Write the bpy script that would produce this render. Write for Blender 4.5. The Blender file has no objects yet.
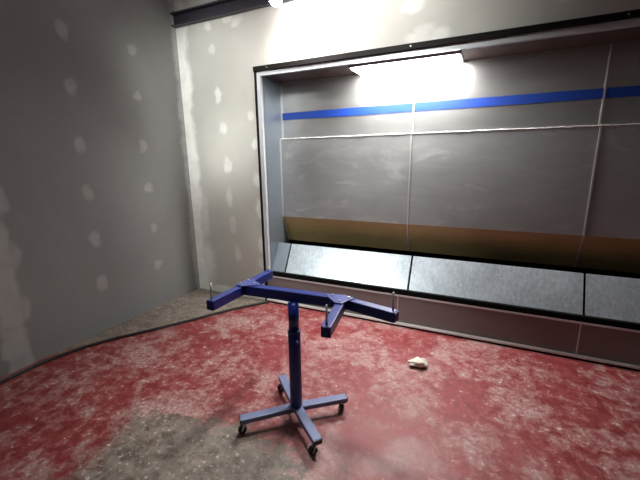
import bpy, bmesh, math, random
from mathutils import Vector, Matrix
random.seed(7)
scene = bpy.context.scene
C = scene.collection
PI = math.pi

# ------------------------------------------------------------------ materials
class NT:
    def __init__(s, name):
        s.m = bpy.data.materials.new(name); s.m.use_nodes = True
        s.t = s.m.node_tree; s.b = s.t.nodes['Principled BSDF']
    def n(s, kind, **kw):
        o = s.t.nodes.new(kind)
        for k, v in kw.items():
            if hasattr(o, k): setattr(o, k, v)
            else: o.inputs[k].default_value = v
        return o
    def l(s, a, b): s.t.links.new(a, b)
    def math(s, op, a, b=None, c=None, clamp=False):
        o = s.n('ShaderNodeMath', operation=op); o.use_clamp = clamp
        for i, v in enumerate((a, b, c)):
            if v is None: continue
            if isinstance(v, (int, float)): o.inputs[i].default_value = v
            else: s.l(v, o.inputs[i])
        return o.outputs[0]
    def noise(s, scale, detail=4, rough=.55, vec=None, dist=0):
        o = s.n('ShaderNodeTexNoise'); o.inputs['Scale'].default_value = scale
        o.inputs['Detail'].default_value = detail; o.inputs['Roughness'].default_value = rough
        o.inputs['Distortion'].default_value = dist
        s.l(vec if vec is not None else s.obj(), o.inputs['Vector'])
        return o.outputs['Fac']
    def obj(s):
        if not hasattr(s, '_o'): s._o = s.n('ShaderNodeTexCoord').outputs['Object']
        return s._o
    def scaled(s, v):
        o = s.n('ShaderNodeMapping'); o.inputs['Scale'].default_value = v
        s.l(s.obj(), o.inputs['Vector']); return o.outputs[0]
    def ss(s, x, lo, hi, a=0., b=1.):
        o = s.n('ShaderNodeMapRange', interpolation_type='SMOOTHSTEP')
        s.l(x, o.inputs['Value'])
        for k, v in (('From Min', lo), ('From Max', hi), ('To Min', a), ('To Max', b)): o.inputs[k].default_value = v
        return o.outputs['Result']
    def mix(s, f, a, b):
        o = s.n('ShaderNodeMix', data_type='RGBA')
        for i, v in ((0, f), (6, a), (7, b)):
            if isinstance(v, (int, float)): o.inputs[i].default_value = v
            elif isinstance(v, tuple): o.inputs[i].default_value = (*v, 1)
            else: s.l(v, o.inputs[i])
        return o.outputs[2]
    def col(s, v):
        if isinstance(v, tuple): s.b.inputs['Base Color'].default_value = (*v, 1)
        else: s.l(v, s.b.inputs['Base Color'])
    def bump(s, h, strength, dist=.01):
        o = s.n('ShaderNodeBump'); o.inputs['Strength'].default_value = strength
        o.inputs['Distance'].default_value = dist
        s.l(h, o.inputs['Height']); s.l(o.outputs[0], s.b.inputs['Normal'])
    def set(s, **kw):
        for k, v in kw.items():
            k = k.replace('_', ' ')
            if isinstance(v, (int, float, tuple)): s.b.inputs[k].default_value = v
            else: s.l(v, s.b.inputs[k])

def plain(name, col, rough=.5, metal=0., var=.15, scale=25., bump=0.):
    t = NT(name); f = t.noise(scale)
    t.col(t.mix(f, tuple(c*(1-var) for c in col), tuple(min(1, c*(1+var)) for c in col)))
    t.set(Roughness=rough, Metallic=metal)
    if bump: t.bump(f, bump)
    return t.m

def steel(name, col, rough=.24, var=.08, streak=(1.2, 1.2, 5.), smear=0., dirt=None, metal=1.):
    t = NT(name)
    a = t.noise(3., 5, .6, t.scaled(streak)); b = t.noise(2.2, 3, .5, dist=1.2)
    f = t.math('ADD', t.math('MULTIPLY', a, .55), t.math('MULTIPLY', b, .45))
    c = t.mix(t.ss(f, .3, .7), tuple(x*(1-var) for x in col), tuple(min(1, x*(1+var)) for x in col))
    r = t.ss(f, .3, .7, rough*.94, rough*1.08)
    if smear:      # dried wipe marks on the sheet
        w = t.noise(2.3, 4, .6, t.scaled((1., 1., 2.2)), 1.6)
        k = t.math('MULTIPLY', t.ss(w, .54, .74), smear)
        c = t.mix(k, c, (.75, .74, .72)); r = t.math('ADD', r, t.math('MULTIPLY', k, .18))
    if dirt:       # fine speckle
        w = t.noise(60., 2); c = t.mix(t.ss(w, .62, .72), c, dirt)
    t.col(c); t.set(Roughness=r, Metallic=metal)
    return t.m

def emis(name, col, s):
    t = NT(name); t.col(col); t.set(Emission_Color=(*col, 1), Emission_Strength=s); return t.m

def drywall(name, ax, spots, joints, base=(.46, .44, .405), mud=(.78, .765, .735), foot=0.):
    """ax = 0: wall in XZ, 1: wall in YZ.  spots: (u, z, ru, rz); joints: (u0, width, strength)."""
    t = NT(name)
    nz = t.n('ShaderNodeTexNoise'); nz.inputs['Scale'].default_value = 9.; nz.inputs['Detail'].default_value = 3
    t.l(t.obj(), nz.inputs['Vector'])
    off = t.n('ShaderNodeVectorMath', operation='MULTIPLY_ADD')
    t.l(nz.outputs['Color'], off.inputs[0]); off.inputs[1].default_value = (.09,)*3; off.inputs[2].default_value = (-.045,)*3
    p = t.n('ShaderNodeVectorMath', operation='ADD'); t.l(t.obj(), p.inputs[0]); t.l(off.outputs[0], p.inputs[1])
    sp = t.n('ShaderNodeSeparateXYZ'); t.l(p.outputs[0], sp.inputs[0])
    u = sp.outputs[ax]
    acc = None
    for (su, sz, ru, rz, st) in spots:
        c = [0, 0, 0]; c[ax] = su; c[2] = sz
        s = [0, 0, 0]; s[ax] = 1/ru; s[2] = 1/rz
        d = t.n('ShaderNodeVectorMath', operation='SUBTRACT'); t.l(p.outputs[0], d.inputs[0]); d.inputs[1].default_value = c
        m = t.n('ShaderNodeVectorMath', operation='MULTIPLY'); t.l(d.outputs[0], m.inputs[0]); m.inputs[1].default_value = s
        L = t.n('ShaderNodeVectorMath', operation='LENGTH'); t.l(m.outputs[0], L.inputs[0])
        v = t.ss(L.outputs['Value'], .55, 1.25, st, 0.)
        acc = v if acc is None else t.math('MAXIMUM', acc, v)
    wob = t.noise(1.1, 5, .6, t.scaled((.4, .4, 1.6)))
    for (j, w, st) in joints:
        d = t.math('ABSOLUTE', t.math('ADD', t.math('SUBTRACT', u, j), t.math('MULTIPLY', t.math('SUBTRACT', wob, .5), w*1.3)))
        v = t.ss(d, w*.55, w, st, 0.)
        acc = v if acc is None else t.math('MAXIMUM', acc, v)
    if foot: acc = t.math('MAXIMUM', acc, t.ss(sp.outputs[2], foot*.8, foot*1.2, .7, 0.))
    cl = t.noise(1.4, 4, .6)
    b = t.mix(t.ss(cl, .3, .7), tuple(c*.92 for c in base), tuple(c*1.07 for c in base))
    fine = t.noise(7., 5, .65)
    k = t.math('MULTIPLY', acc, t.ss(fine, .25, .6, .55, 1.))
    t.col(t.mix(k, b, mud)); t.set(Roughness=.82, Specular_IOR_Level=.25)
    t.bump(k, .12, .004)
    return t.m

# back-wall filler spots over screw heads (x, z, rx, rz, strength)
S = []
for (x, z, a, b, st) in [
    (-2.62, 2.80, .05, .045, .75), (-2.38, 2.83, .06, .04, .6), (-2.28, 2.78, .06, .05, .6), (-2.60, 2.58, .05, .05, .6),
    (-2.93, 2.66, .04, .05, .6),
    (-2.56, 2.15, .04, .07, .9), (-2.52, 1.83, .06, .06, .7), (-2.49, 1.46, .06, .09, .85), (-2.16, 1.93, .05, .05, .5),
    (-2.14, 1.66, .05, .06, .7), (-2.50, 1.12, .045, .10, .6), (-2.48, .82, .05, .12, .45), (-2.44, .50, .045, .09, .6),
    (-2.13, 1.30, .05, .08, .8), (-2.12, 1.00, .05, .11, .9), (-2.12, .62, .045, .09, .8), (-2.12, .42, .05, .07, .5),
    (-.62, 2.63, .09, .05, .75), (-.52, 2.45, .09, .05, .55), (-.42, 2.40, .08, .06, .7), (-.56, 2.40, .12, .05, .55), (-1.02, 2.44, .05, .08, .55),
    (-1.45, 2.70, .10, .03, .3), (-2.93, .35, .16, .28, .8), (-2.90, .9, .10, .30, .6), (.35, 2.55, .07, .05, .6), (.8, 2.7, .06, .05, .6), (1.1, 2.45, .08, .06, .6)]:
    S.append((x, z, a, b, st*.75))
M = {}
M['wall_back'] = drywall('jointed_drywall_back', 0, S, [(-3.06, .19, .95)], foot=.085)
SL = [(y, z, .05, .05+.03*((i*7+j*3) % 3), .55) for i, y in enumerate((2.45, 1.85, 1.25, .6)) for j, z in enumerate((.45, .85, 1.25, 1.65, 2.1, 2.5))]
M['wall_left'] = drywall('jointed_drywall_left_dimmed', 1, SL, [(3.05, .14, .9), (1.16, .10, .75), (-.05, .1, .7)], (.19, .186, .18), (.36, .35, .34))  # board and filler darkened to stand in for dim light on this wall
M['wall_plain'] = plain('painted_board', (.26, .255, .245), .8, var=.06, scale=2)
M['ceil'] = plain('ceiling_board', (.50, .48, .50), .85, var=.05, scale=2)

def floor_mat():
    t = NT('worn_red_painted_concrete')
    sp = t.n('ShaderNodeSeparateXYZ'); t.l(t.obj(), sp.inputs[0]); X, Y = sp.outputs[0], sp.outputs[1]
    n1 = t.noise(2.6, 6, .66, dist=.5); n2 = t.noise(13., 6, .72, dist=.4); n3 = t.noise(38., 6, .75); n4 = t.noise(60., 3)
    red = t.mix(t.ss(n2, .33, .68), (.165, .017, .020), (.27, .055, .055))
    pink = t.mix(t.ss(n3, .35, .65), (.27, .115, .108), (.42, .28, .262))
    c = t.mix(t.ss(t.math('ADD', t.math('MULTIPLY', n1, .62), t.math('MULTIPLY', n2, .38)), .44, .62), red, pink)
    con = t.mix(t.ss(n2, .33, .66), (.10, .078, .062), (.25, .205, .17))
    con = t.mix(t.ss(n3, .55, .68), con, (.50, .45, .40))
    w = t.math('ADD', t.math('MULTIPLY', t.math('SUBTRACT', n1, .5), .75), t.math('MULTIPLY', t.math('SUBTRACT', n2, .5), .5))
    # paint worn through to grey concrete near the front of the frame
    lim = t.math('SUBTRACT', 1.32, t.math('MULTIPLY', t.math('MAXIMUM', t.math('ADD', X, .62), 0.), .75))
    d1 = t.math('ADD', t.math('SUBTRACT', Y, lim), w)
    g1 = t.math('MULTIPLY', t.ss(t.math('ADD', d1, t.math('MULTIPLY', t.math('SUBTRACT', n3, .5), .35)), -.05, .05, 1., 0.), t.ss(t.math('ADD', X, w), -1.95, -1.60))
    # bare dusty strip between hose and wall
    d2 = t.math('ADD', t.math('ADD', X, 2.06), t.math('MULTIPLY', t.math('SUBTRACT', 2.93, Y), .62))
    g2 = t.ss(t.math('ADD', d2, t.math('MULTIPLY', w, .15)), -.10, .02, 1., 0.)
    g3 = t.ss(t.math('ADD', n2, t.math('MULTIPLY', n3, .25)), .715, .80)
    g = t.math('MAXIMUM', t.math('MAXIMUM', g1, g2), t.math('MULTIPLY', g3, .75))
    c = t.mix(g, c, con)
    chips = t.ss(t.math('ADD', n3, t.math('MULTIPLY', n2, .6)), .93, 1.00)
    c = t.mix(t.math('MULTIPLY', chips, .6), c, (.66, .52, .48))
    n5 = t.noise(24., 2, .5)
    specks = t.ss(n5, .34, .29)
    c = t.mix(t.math('MULTIPLY', specks, .6), c, (.11, .022, .024))
    t.col(c)
    t.set(Roughness=t.ss(n2, .3, .7, .42, .68), Specular_IOR_Level=.45)
    t.bump(t.math('ADD', n3, t.math('MULTIPLY', chips, .6)), .25, .006)
    return t.m
M['floor'] = floor_mat()

M['sheet'] = steel('galvanised_sheet', (.40, .40, .40), .33, smear=.3, metal=.6)
M['upper'] = steel('bright_sheet', (.68, .67, .66), .30, var=.02, metal=.92)
M['side'] = steel('side_sheet', (.30, .35, .40), .34, var=.04, metal=.7)
M['baffle'] = steel('reflection_tinted_baffle', (.38, .285, .13), .42, dirt=(.24, .17, .07), metal=.4)  # brown of the reflected floor put into the sheet colour, plus speckle
M['pan'] = steel('wet_galvanised_pan', (.60, .68, .74), .30, var=.22, streak=(16., 16., 1.6), dirt=(.9, .92, .94), metal=.62)
M['plinth'] = steel('plinth_sheet', (.20, .175, .17), .55, var=.05, metal=.1)
M['flange'] = plain('zinc_flange', (.62, .63, .65), .4, .35, .08)
M['hood'] = steel('hood_sheet', (.085, .052, .045), .45, var=.1, metal=.5)
M['dark'] = plain('black_channel', (.006, .0045, .004), .6, .0)
M['black'] = plain('black_sump', (.002, .002, .002), .9)
M['blue_film'] = plain('blue_film', (.004, .036, .26), .5, 0., .08)
M['sealant'] = plain('white_sealant', (.78, .76, .73), .6, 0., .08)
M['seam'] = plain('folded_seam', (.62, .61, .60), .4, .7, .1)
M['beam'] = plain('steel_channel', (.045, .040, .055), .45, .3, .2)
M['blue'] = plain('navy_enamel', (.008, .020, .165), .30, 0., .18)
M['blue_top'] = M['blue']
M['bluebase'] = plain('lit_blue_enamel', (.145, .17, .30), .40, 0., .18)  # paler than the navy: lit sheen of the leg tops put into colour
M['blueplate'] = plain('scuffed_blue_enamel', (.04, .055, .22), .32, 0., .2)
M['zinc'] = plain('zinc_bolt', (.60, .60, .60), .35, .9)
M['rubber'] = plain('caster_rubber', (.02, .02, .022), .6)
M['hose'] = plain('black_hose', (.012, .010, .010), .6)
M['paper'] = plain('crumpled_paper', (.68, .62, .53), .85, 0., .15)
M['housing'] = plain('lamp_housing', (.16, .16, .17), .5, .3)

for k in ('black', 'dark'):
    M[k].node_tree.nodes['Principled BSDF'].inputs['Specular IOR Level'].default_value = .15

# ------------------------------------------------------------------ mesh helpers
def link(name, bm, mat, parent=None, smooth=False, bevel=0.):
    me = bpy.data.meshes.new(name); bmesh.ops.recalc_face_normals(bm, faces=bm.faces); bm.to_mesh(me); bm.free()
    me.materials.append(mat)
    if smooth:
        for p in me.polygons: p.use_smooth = True
    o = bpy.data.objects.new(name, me); C.objects.link(o)
    if parent:
        o.parent = parent; o.matrix_parent_inverse = parent_matrix(parent).inverted()
    if bevel:
        b = o.modifiers.new('bevel', 'BEVEL'); b.width = bevel; b.segments = 2; b.limit_method = 'ANGLE'; b.angle_limit = .6
    return o
def parent_matrix(p):
    m = Matrix.LocRotScale(p.location, p.rotation_euler, p.scale)
    if p.parent: m = parent_matrix(p.parent) @ p.matrix_parent_inverse @ m
    return m
def box(bm, x0, x1, y0, y1, z0, z1):
    r = bmesh.ops.create_cube(bm, size=1.)
    for v in r['verts']:
        v.co = Vector(((x0+x1)/2+v.co.x*(x1-x0), (y0+y1)/2+v.co.y*(y1-y0), (z0+z1)/2+v.co.z*(z1-z0)))
def B(*a):
    bm = bmesh.new(); box(bm, *a); return bm
def boxes(lst):
    bm = bmesh.new()
    for a in lst: box(bm, *a)
    return bm
def bar(bm, p, q, w, h):
    """box beam from p to q: width w across, height h upward"""
    p, q = Vector(p), Vector(q); d = (q-p); L = d.length; d.normalize()
    up = Vector((0, 0, 1)) if abs(d.z) < .9 else Vector((0, 1, 0))
    s = d.cross(up).normalized(); up = s.cross(d)
    m = Matrix((( d.x, s.x, up.x, (p.x+q.x)/2), (d.y, s.y, up.y, (p.y+q.y)/2), (d.z, s.z, up.z, (p.z+q.z)/2), (0, 0, 0, 1)))
    r = bmesh.ops.create_cube(bm, size=1.)
    for v in r['verts']: v.co = m @ Vector((v.co.x*L, v.co.y*w, v.co.z*h))
def BAR(*a):
    bm = bmesh.new(); bar(bm, *a); return bm
def cyl(bm, p, q, r1, r2=None, n=24):
    p, q = Vector(p), Vector(q); d = q-p
    rot = d.to_track_quat('Z', 'Y').to_matrix().to_4x4(); rot.translation = (p+q)/2
    bmesh.ops.create_cone(bm, cap_ends=True, segments=n, radius1=r1, radius2=r1 if r2 is None else r2, depth=d.length, matrix=rot)
def CYL(*a, **k):
    bm = bmesh.new(); cyl(bm, *a, **k); return bm
def prism_x(prof, x0, x1):
    """profile of (y,z) points extruded along x"""
    bm = bmesh.new()
    a = [bm.verts.new((x0, y, z)) for y, z in prof]; b = [bm.verts.new((x1, y, z)) for y, z in prof]
    n = len(prof)
    bm.faces.new(a); bm.faces.new(b[::-1])
    for i in range(n): bm.faces.new((a[i], b[i], b[(i+1) % n], a[(i+1) % n]))
    return bm
def prism_z(pts, z0, z1):
    bm = bmesh.new()
    a = [bm.verts.new((x, y, z0)) for x, y in pts]; b = [bm.verts.new((x, y, z1)) for x, y in pts]
    n = len(pts); bm.faces.new(a); bm.faces.new(b[::-1])
    for i in range(n): bm.faces.new((a[i], b[i], b[(i+1) % n], a[(i+1) % n]))
    return bm
def tube(pts, radius, n=10):
    bm = bmesh.new(); rings = []
    for i, p in enumerate(pts):
        p = Vector(p); a = Vector(pts[max(0, i-1)]); b = Vector(pts[min(len(pts)-1, i+1)])
        d = (b-a).normalized(); up = Vector((0, 0, 1)) if abs(d.z) < .9 else Vector((0, 1, 0))
        s = d.cross(up).normalized(); u = s.cross(d)
        r = radius(i) if callable(radius) else radius
        rings.append([bm.verts.new(p + s*math.cos(2*PI*k/n)*r + u*math.sin(2*PI*k/n)*r) for k in range(n)])
    for a, b in zip(rings, rings[1:]):
        for k in range(n): bm.faces.new((a[k], a[(k+1) % n], b[(k+1) % n], b[k]))
    bm.faces.new(rings[0][::-1]); bm.faces.new(rings[-1])
    return bm
def tag(o, label, cat, group=None):
    o['label'] = label; o['category'] = cat
    if group: o['group'] = group
    return o
def thing(name, loc, label, cat, group=None):
    o = bpy.data.objects.new(name, None); C.objects.link(o); o.location = loc; o.empty_display_size = .1
    return tag(o, label, cat, group)
def struct(name, bm, m):
    o = link(name, bm, m); o['kind'] = 'structure'; return o

# ------------------------------------------------------------------ room shell
XL, XR, YB, YF, H = -3.05, 2.6, 3.0, -2.2, 3.10        # left, right, back wall, wall behind the camera, ceiling
BX0, BX1, BZ = -2.065, 2.115, 2.325                     # opening for the booth
T = .12
struct('floor', B(XL-T, XR+T, YF-T, YB+.75, -.1, 0), M['floor'])
struct('ceiling', B(XL-T, XR+T, YF-T, YB+.75, H, H+.1), M['ceil'])
struct('wall_back', boxes([(XL-T, BX0, YB, YB+T, 0, H), (BX1, XR+T, YB, YB+T, 0, H), (BX0, BX1, YB, YB+T, BZ, H)]), M['wall_back'])
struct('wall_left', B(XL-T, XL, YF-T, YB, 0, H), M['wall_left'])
struct('wall_right', B(XR, XR+T, YF-T, YB+.75, 0, H), M['wall_plain'])
struct('wall_front', B(XL-T, XR+T, YF-T, YF, 0, H), M['wall_plain'])
struct('wall_recess', B(XL-T, XR+T, YB+.70, YB+.75, 0, H), M['wall_plain'])
# steel channel running along the top of the back wall, under the ceiling
struct('trim_1', prism_x([(2.995, 2.845), (2.945, 2.845), (2.945, 2.855), (2.985, 2.855), (2.985, 2.955), (2.945, 2.955), (2.945, 2.970), (2.995, 2.970)], XL, XR), M['beam'])

# ------------------------------------------------------------------ spray booth (built in)
booth = thing('spray_booth', (0, 3.02, 0), 'long galvanised steel water-wash spray booth set into the plasterboard wall', 'spray booth')
IX0, IX1 = -2.025, 2.075
link('plinth', B(BX0, BX1, 3.004, 3.10, 0.0, .285), M['plinth'], booth)
link('plinth_trim', boxes([(BX0, BX1, 2.990, 3.03, .285, .300)]), M['flange'], booth)
link('base_sealant', B(BX0, BX1, 2.970, 3.003, .018, .032), M['sealant'], booth)
link('base_strip', B(BX0, BX1, 2.975, 3.003, .0, .018), M['dark'], booth)
for x in (-1.05+.40, .72, 1.95):
    link('plinth_seam', B(x-.004, x+.004, 3.000, 3.005, .04, .285), M['flange'], booth)
link('sump', boxes([(IX0, IX1, 3.03, 3.56, .29, .32), (IX0, IX1, 3.54, 3.56, .32, .80)]), M['black'], booth)
link('front_lip', B(BX0, BX1, 2.996, 3.045, .300, .345), M['black'], booth)
link('frame_channel', boxes([(BX0-.020, BX0, 2.972, 3.02, 0.0, BZ+.035), (BX1, BX1+.02, 2.972, 3.02, 0.0, BZ+.035), (BX0-.020, BX1+.02, 2.960, 3.02, BZ-.005, BZ+.035)]), M['dark'], booth)
link('frame_flange', boxes([(BX0, IX0, 2.985, 3.03, .30, BZ-.005), (IX1, BX1, 2.985, 3.03, .30, BZ-.005), (IX0, IX1, 2.985, 3.03, BZ-.045, BZ-.005)]), M['flange'], booth)
for x0, x1 in ((BX0+.01, IX0), (IX1, BX1-.01)):
    link('side_panel', B(x0, x1, 3.02, 3.56, .30, BZ-.02), M['side'], booth)
link('hood_panel', B(IX0, IX1, 3.02, 3.38, BZ-.045, BZ-.02), M['hood'], booth)
link('upper_back_panel', B(IX0, IX1, 3.352, 3.365, 1.70, BZ-.03), M['upper'], booth)
link('blue_strip', B(IX0+.002, IX1, 3.348, 3.353, 1.912, 1.982), M['blue_film'], booth)
XS = [-2.023, -.652, .715, 2.073]                       # sheet joints
XP = [-2.023, -1.857, -.570, .735, 2.073]                # pan joints
for a, b in zip(XS, XS[1:]):
    link('water_sheet', prism_x([(3.300, .895), (3.304, .895), (3.304, 1.715), (3.352, 1.715), (3.352, 1.719), (3.300, 1.719)], a+.002, b-.002), M['sheet'], booth)
    link('baffle', prism_x([(3.300, .895), (3.420, .605), (3.424, .605), (3.304, .895)], a+.002, b-.002), M['baffle'], booth)
for x in (XS[0]+.004, XS[1], XS[2]):
    bm = boxes([(x-.006, x+.006, 3.292, 3.302, .90, 1.72), (x-.006, x+.006, 3.344, 3.354, 1.72, BZ-.05)])
    bar(bm, (x, 3.296, .90), (x, 3.414, .61), .010, .010)
    link('sheet_joint', bm, M['seam'], booth)
rnd = random.Random(3)
pts = [(IX0+.01+i*.02, 3.297, 1.719+rnd.uniform(-.003, .003)) for i in range(204)]
rr = [rnd.choice((.003, .004, .004, .005, .008)) for _ in pts]
link('sealant_bead', tube(pts, lambda i: rr[i], 6), M['sealant'], booth, True)
for i, (a, b) in enumerate(zip(XP, XP[1:])):
    link('splash_pan', prism_x([(3.030, .345), (3.178, .622), (3.190, .622), (3.192, .614), (3.040, .337)], a+(.0 if i == 0 else .009), b-.009), M['pan'] if i else M['side'], booth)
for x in XP[1:-1]:
    bm = bmesh.new(); bar(bm, (x, 3.045, .338), (x, 3.196, .615), .020, .008); link('pan_gap', bm, M['black'], booth)
for x in (-1.93, -.62, .69, 1.9):
    link('screw', CYL((x, 2.962, BZ+.015), (x, 2.955, BZ+.015), .005, n=10), M['zinc'], booth)
# lamp built into the hood
lampx0, lampx1 = -1.14, -.28
hl = link('hood_lamp', boxes([(lampx0-.02, lampx1+.02, 3.05, 3.33, BZ-.062, BZ-.045)]), M['flange'], booth)
link('diffuser', B(lampx0, lampx1, 3.06, 3.32, BZ-.068, BZ-.061), emis('hood_lamp_diffuser', (1., .98, .96), 105.), hl)

# ------------------------------------------------------------------ blue work stand
st = thing('work_stand', (-.904, 1.549, 0), 'blue H-shaped work stand on casters before the spray booth', 'stand')
ZB = .766
hub = Vector((-.904, 1.549, 0))
link('sleeve', CYL((hub.x, hub.y, .085), (hub.x, hub.y, .575), .0355), M['blue'], st, True, .002)
link('collar', CYL((hub.x, hub.y, .566), (hub.x, hub.y, .580), .037), M['blue'], st, True, .003)
link('inner_post', CYL((hub.x, hub.y, .57), (hub.x, hub.y, ZB-.026), .0295), M['blue'], st, True)
bm = bmesh.new(); cyl(bm, (hub.x+.02, hub.y-.02, .53), (hub.x+.05, hub.y-.05, .53), .006); link('clamp_screw', bm, M['blue'], st, True)
ends = [(-1.139, 1.324), (-1.135, 1.766), (-.668, 1.743), (-.675, 1.363)]
cast = [(-1.146, 1.323), (-1.142, 1.735), (-.715, 1.762), (-.715, 1.362)]
for (ex, ey), (cx, cy) in zip(ends, cast):
    d = (Vector((ex, ey, 0))-hub).normalized()
    e = Vector((ex, ey, 0))
    lg = link('base_leg', BAR(hub+d*.012+Vector((0, 0, .087)), e+Vector((0, 0, .087)), .052, .030), M['bluebase'], st, False, .004)
    link('end_cap', BAR(e+Vector((0, 0, .087)), e+d*.004+Vector((0, 0, .087)), .046, .025), M['rubber'], lg)
    k = e - d*.025
    c = link('caster', CYL((k.x, k.y, .062), (k.x, k.y, .072), .020), M['zinc'], st, True)
    tdir = Vector((cx-k.x, cy-k.y, 0)); tdir = tdir.normalized() if tdir.length > .004 else Vector((-.6, -.8, 0))
    wc = k + tdir*.016 + Vector((0, 0, .024)); s = Vector((-tdir.y, tdir.x, 0))
    fb = bmesh.new()
    for sg in (-1, 1): bar(fb, wc+s*sg*.013+Vector((0, 0, -.006)), k+s*sg*.013+Vector((0, 0, .064)), .003, .022)
    link('fork', fb, M['zinc'], c)
    link('wheel', CYL(wc-s*.010, wc+s*.010, .024), M['rubber'], c, True, .003)
L0 = Vector((-1.243, 1.564, ZB)); R0 = Vector((-.631, 1.612, ZB))
link('main_beam', BAR(L0+Vector((-.01, 0, 0)), R0+Vector((.015, 0, 0)), .052, .058), M['blue'], st, False, .004)
def arm(p, q):
    o = link('swing_arm', BAR(p, q, .046, .054), M['blue'], st, False, .004)
    d = (Vector(q)-Vector(p)).normalized(); c = Vector(q)-d*.018
    link('peg', CYL((c.x, c.y, ZB+.02), (c.x, c.y, ZB+.120), .0050, n=12), M['zinc'], o, True)
    link('end_plug', BAR(Vector(q), Vector(q)+d*.003, .038, .046), M['blue'], o)
    return o
La, Lb = Vector((-1.256, 1.290, ZB)), Vector((-1.258, 1.862, ZB))
Ra, Rb = Vector((-.584, 1.272, ZB)), Vector((-.340, 1.550, ZB))
arm(L0+Vector((-.003, .02, 0)), La)
bm = BAR(L0+Vector((-.002, -.02, 0)), Lb, .046, .054)
o = link('swing_arm', bm, M['blue'], st, False, .004)
link('peg', CYL((-1.258, 1.845, ZB+.02), (-1.258, 1.845, ZB+.05), .005, n=12), M['zinc'], o, True)
arm(R0+Vector((-.004, -.01, 0)), Ra)
arm(R0+Vector((.0, 0, 0)), Rb)
def plate(pts, bolts):
    mx = sum(p[0] for p in pts)/len(pts); my = sum(p[1] for p in pts)/len(pts); q = .78
    pts = [(mx+(a-mx)*q, my+(b-my)*q) for a, b in pts]; bolts = [(mx+(a-mx)*q, my+(b-my)*q) for a, b in bolts]
    o = link('pivot_plate', prism_z(pts, ZB+.0285, ZB+.0345), M['blueplate'], st, False, .001)
    for x, y in bolts:
        link('bolt', CYL((x, y, ZB+.034), (x, y, ZB+.040), .007, n=6), M['zinc'], o)
plate([(-1.29, 1.52), (-1.235, 1.50), (-1.13, 1.57), (-1.13, 1.60), (-1.24, 1.66), (-1.285, 1.65)], [(-1.262, 1.54), (-1.258, 1.625), (-1.17, 1.582)])
plate([(-.745, 1.592), (-.745, 1.622), (-.63, 1.645), (-.555, 1.625), (-.595, 1.50), (-.645, 1.50)], [(-.62, 1.53), (-.70, 1.606), (-.585, 1.608)])

# ------------------------------------------------------------------ hose, paper
ctrl = [(-2.03, 2.945), (-2.12, 2.84), (-2.28, 2.615), (-2.485, 2.25), (-2.68, 1.93), (-2.86, 1.635), (-2.97, 1.25), (-2.93, .7), (-2.85, .1), (-2.9, -.6)]
pts = []
for i in range(len(ctrl)-1):
    p0, p1, p2, p3 = (Vector(ctrl[max(0, min(len(ctrl)-1, i+k))]) for k in (-1, 0, 1, 2))
    for s in range(8):
        t = s/8
        v = .5*((2*p1)+(p2-p0)*t+(2*p0-5*p1+4*p2-p3)*t*t+(3*p1-p0-3*p2+p3)*t**3)
        pts.append((v.x, v.y, .0125))
tag(link('air_hose', tube(pts, .0125), M['hose'], None, True), 'black hose lying along the left edge of the red floor', 'hose')
bm = bmesh.new(); bmesh.ops.create_icosphere(bm, subdivisions=3, radius=1)
rnd = random.Random(11)
ph = [(Vector((rnd.uniform(-1, 1), rnd.uniform(-1, 1), rnd.uniform(-1, 1))).normalized(), rnd.uniform(.3, .95), rnd.uniform(.1, .28)) for _ in range(16)]
for v in bm.verts:
    d = v.co.normalized(); r = 1.
    for a, c, k in ph:
        s = d.dot(a)
        if s > c: r -= k*(s-c)/(1-c+.05)
    r *= 1+rnd.uniform(-.2, .2)
    v.co = Vector((d.x*r*.072, d.y*r*.060, d.z*r*.034))
zm = min(v.co.z for v in bm.verts)
for v in bm.verts: v.co.z = v.co.z - zm
o = tag(link('crumpled_paper', bm, M['paper']), 'crumpled scrap of pale paper on red floor before the spray booth', 'paper'); o.location = (-.352, 2.385, 0); o.rotation_euler = (0, 0, .5)

# ------------------------------------------------------------------ lamps
def spot(name, loc, target, power, angle, blend, col=(.97, 1, .96), size=.06):
    l = bpy.data.lights.new(name, 'SPOT'); l.energy = power; l.spot_size = math.radians(angle); l.spot_blend = blend
    l.color = col; l.shadow_soft_size = size
    o = bpy.data.objects.new(name, l); C.objects.link(o); o.location = loc
    o.rotation_euler = (Vector(target)-Vector(loc)).to_track_quat('-Z', 'Y').to_euler()
    return o
def added_downlight(x, y, tx, ty, tz, power, angle, blend, label):  # unseen ceiling fittings, added to steer light onto chosen areas
    t = thing('added_spotlight', (x, y, H), label, 'lamp', 'added ceiling spotlights')
    d = (Vector((tx, ty, tz))-Vector((x, y, H-.10))).normalized()
    link('mount', CYL((x, y, H-.02), (x, y, H), .05), M['housing'], t, True)
    link('stem', CYL((x, y, H-.08), (x, y, H-.015), .010), M['housing'], t, True)
    c = Vector((x, y, H-.10))
    link('can', CYL(c-d*.05, c+d*.05, .045, .05), M['housing'], t, True)
    link('lens', CYL(c+d*.050, c+d*.054, .042), emis('added_spot_lens', (.97, 1, .96), 6.), t, True)
    s = spot('beam', c+d*.065, (tx, ty, tz), power, angle, blend, size=.12); s.parent = t
    s.matrix_parent_inverse = Matrix.Translation(t.location).inverted()
added_downlight(-1.90, .90, -2.52, 3.0, 2.20, 300, 50, .9, 'added spotlight on the ceiling aimed at the top of the wall left of the booth')
added_downlight(-1.90, 1.20, -2.55, 3.0, .80, 170, 50, .9, 'added spotlight on the ceiling aimed at the foot of the wall left of the booth')
added_downlight(-1.10, 1.65, -.95, 3.0, 2.60, 130, 92, .9, 'added spotlight on the ceiling aimed at the wall above the booth')
added_downlight(-.90, 1.95, -.95, 1.80, 0., 168, 72, .9, 'added spotlight on the ceiling straight above the blue stand')
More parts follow.
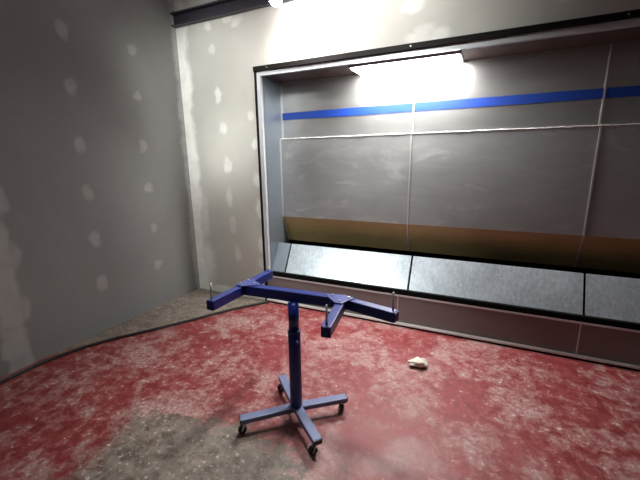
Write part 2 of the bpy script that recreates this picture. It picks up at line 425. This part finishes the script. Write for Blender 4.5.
added_downlight(-1.2, -.40, -2.7, -2.2, 1.3, 210, 80, .8, 'added spotlight on the ceiling behind the viewer aimed at the rear corner')
added_downlight(-2.60, -1.00, -1.17, 3.1, .50, 250, 26, .8, 'added spotlight on the ceiling behind the viewer aimed at the splash pans')
# floodlight under the ceiling close to the back wall
fl = thing('floodlight', (-1.60, 2.62, H), 'glowing floodlight hung under the ceiling above the booth corner', 'lamp')
link('bracket', CYL((-1.60, 2.62, 2.78), (-1.60, 2.62, H), .012), M['housing'], fl, True)
link('shade', boxes([(-1.70, -1.50, 2.55, 2.70, 2.765, 2.785)]), M['housing'], fl)
bm = bmesh.new(); bmesh.ops.create_uvsphere(bm, u_segments=20, v_segments=12, radius=.050, matrix=Matrix.Translation((-1.60, 2.62, 2.715)))
link('bulb', bm, emis('flood_bulb', (1., .96, .95), 110.), fl, True)
s = spot('flood_beam', (-1.60, 2.665, 2.66), (-1.32, 3.2, 2.40), 45, 165, .9, (1, .96, .95), .04); s.parent = fl
s.matrix_parent_inverse = Matrix.Translation(fl.location).inverted()

# ------------------------------------------------------------------ world, camera, view
wd = bpy.data.worlds.new('World'); scene.world = wd; wd.use_nodes = True
wd.node_tree.nodes['Background'].inputs[0].default_value = (.6, .68, .8, 1); wd.node_tree.nodes['Background'].inputs[1].default_value = .3
cam = bpy.data.cameras.new('Camera'); co = bpy.data.objects.new('Camera', cam); C.objects.link(co)
cam.sensor_width = 36; cam.lens = 350/640*36; cam.clip_start = .02
p, y, r = (math.radians(v) for v in (12.894, 25.453, -.74))
f = Vector((-math.sin(y)*math.cos(p), math.cos(y)*math.cos(p), -math.sin(p))); rt = Vector((math.cos(y), math.sin(y), 0)); up = rt.cross(f)
r2 = rt*math.cos(r)+up*math.sin(r); u2 = -rt*math.sin(r)+up*math.cos(r)
m = Matrix((r2, u2, -f)).transposed().to_4x4(); m.translation = (0, 0, 1.5); co.matrix_world = m
scene.camera = co
scene.view_settings.view_transform = 'Standard'; scene.view_settings.look = 'None'; scene.view_settings.gamma = 1; scene.view_settings.use_curve_mapping = False
scene.view_settings.exposure = 0.0
scene.cycles.use_denoising = True
scene.cycles.max_bounces = 8; scene.cycles.caustics_reflective = False; scene.cycles.sample_clamp_indirect = 6
